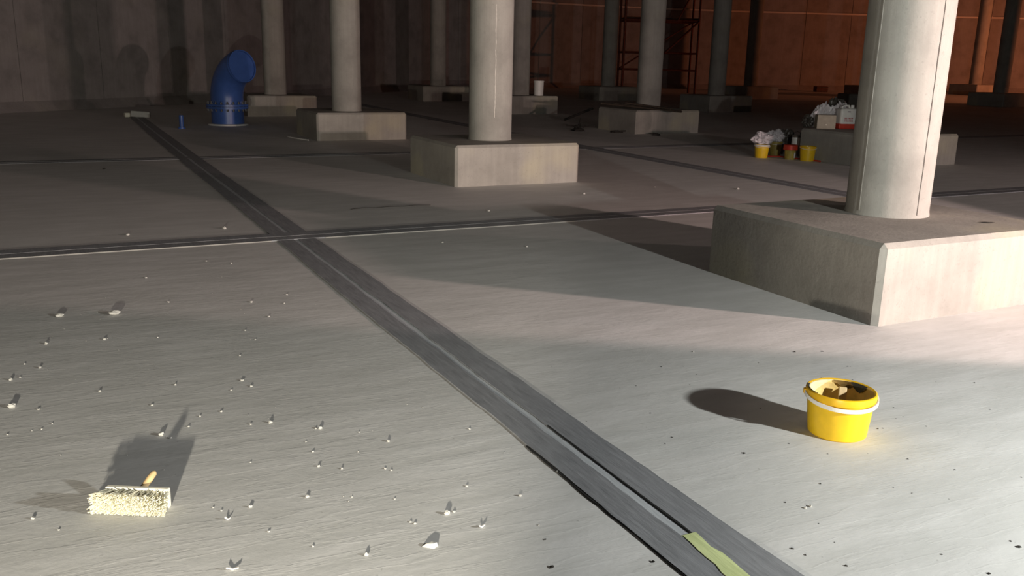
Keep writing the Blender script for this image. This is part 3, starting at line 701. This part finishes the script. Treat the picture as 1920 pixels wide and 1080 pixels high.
# the big angular stone: a wedge with flat faces
vs = [(-0.028, -0.004, 0), (0.012, -0.016, 0), (0.024, 0.004, 0), (0.016, 0.016, 0), (-0.010, 0.014, 0), (-0.014, 0.0, 0.009), (0.010, -0.004, 0.013), (0.020, 0.006, 0.011), (0.004, 0.008, 0.013)]
st = mesh('angular_stone', vs, [(4, 3, 2, 1, 0), (0, 1, 6, 5), (1, 2, 7, 6), (2, 3, 7), (3, 4, 8, 7), (4, 0, 5, 8), (5, 6, 8), (6, 7, 8)], M['crumb'])
st.location = (-0.24, 2.565, 0); tag(st, 'largest white angular stone chip near the bottom of the left floor', 'stone')
def curl(label, x, y, ln, rz):
    pts = [(-ln/2+ln*k/10, 0.25*ln*math.sin(math.pi*k/10)*0.3, 0.002+0.006*abs(k-5)/5) for k in range(11)]
    t = thing('plastic_shaving', label, 'shaving', (x, y, 0), rz)
    ribbon('shaving', pts, 0.004, 0.005, M['white_plastic'], t, lambda p_: Vector((0, 1, 0)))
curl('thin pale curled shaving at the very bottom of the left floor', -0.82, 2.40, 0.036, 0.15)
curl('thin pale straight shaving right of the angular stone', -0.08, 2.69, 0.020, 0.4)
curl('tiny pale shaving halfway between the brush and the floor strip', -0.93, 2.70, 0.018, -0.2)
o = put('leaf_scrap', DROCK[1], 3.25, 6.09, 0.05, 'dark scrap lying on top of the near pedestal right of the column', 'scrap', None, HP)
o.scale = (0.09, 0.03, 0.02); o.rotation_euler.z = -0.1

# ------------------------------------------------------------------ upright sack added behind the camera to shade the rear lamp's beam
t = thing('light_blocker', 'added upright grey sack standing behind the camera before the low work light', 'blocker', (-0.215, -0.415, 0), -0.18)
bm = bmesh.new()  # unseen stand-in for the photographer's legs, there only for its shadow
rows = 10; ringv = []
for k in range(rows+1):
    f = k/rows; wx = 0.078*(1-0.10*(2*f-1)**4); wy = 0.06*(1-0.55*(2*f-1)**6)
    ringv.append([bm.verts.new((wx*math.copysign(abs(math.cos(a))**0.6, math.cos(a))+0.004*noise.noise(Vector((a, f*5, 0))), wy*math.copysign(abs(math.sin(a))**0.6, math.sin(a))+0.006*noise.noise(Vector((a*2, f*6, 3))), 0.64*f)) for a in [2*math.pi*q/24 for q in range(24)]])
for a, b in zip(ringv, ringv[1:]):
    for q in range(24): bm.faces.new((a[q], a[(q+1) % 24], b[(q+1) % 24], b[q]))
bm.faces.new(ringv[0][::-1]); bm.faces.new(ringv[-1])
auto(bmo('blocker', bm, M['card'], t), 60)
box('top_strip', (0, 0, 0.65), (0.14, 0.012, 0.03), M['card'], t)

# ------------------------------------------------------------------ work lights (outside the picture)
LAB = {'rear': 'low white work light standing on the floor behind the camera',
       'near': 'white work light on a tripod right of the yellow bucket, out of view',
       'side': 'pinkish work light on a tripod right of the near pedestal, out of view',
       'aisle': 'pinkish work light on a tripod far right in the aisle, out of view',
       'sodium': 'orange work light on a tall tripod by the far right wall'}
for nm, pos, aim, watts, col, rad, cone, soft in LAMPS:
    p_ = Vector(pos); d = (Vector(aim)-p_); yaw = math.atan2(d.y, d.x); d.normalize()
    back = p_ - Vector((math.cos(yaw), math.sin(yaw), 0))*0.16
    z = fz(back.x, back.y)
    t = thing('work_light', LAB[nm], 'work light', (back.x, back.y, z), yaw)
    hz = p_.z - z
    box('housing', (0.02, 0, hz), (0.07, 0.30, 0.22), M['lamp_body'], t, None, 0.012, 2)
    box('lens', (0.058, 0, hz), (0.008, 0.26, 0.18), glow('lamp_glass_'+nm, col, 3.0), t, None, 0.002)
    tube('bracket', [(0.0, -0.17, hz), (-0.02, -0.17, hz-0.14), (-0.02, 0.17, hz-0.14), (0.0, 0.17, hz)], 0.012, M['steel'], t, 8)
    tube('pole', [(-0.02, 0, hz-0.14), (-0.02, 0, 0.22)], 0.016, M['steel'], t, 10)
    for k in range(3):
        a = math.radians(60+120*k); L = min(0.55, 0.8*hz)
        tube('leg', [(-0.02, 0, min(0.35, hz*0.5)), (-0.02+L*math.cos(a), L*math.sin(a), 0.012)], 0.011, M['lamp_body'], t, 8)
    ld = bpy.data.lights.new('lamp_'+nm, 'SPOT' if cone else 'POINT'); ld.energy = watts; ld.color = col; ld.shadow_soft_size = rad
    lo = link(bpy.data.objects.new('lamp_'+nm, ld)); lo.parent = t; lo.location = (0.16, 0, hz)
    if cone:                                    # a reflector lamp: the light keeps within its cone
        ld.spot_size = math.radians(cone); ld.spot_blend = soft
        pitch = math.asin((Vector(aim)-p_).normalized().z)
        lo.rotation_euler = (math.pi/2 + pitch, 0, -math.pi/2)
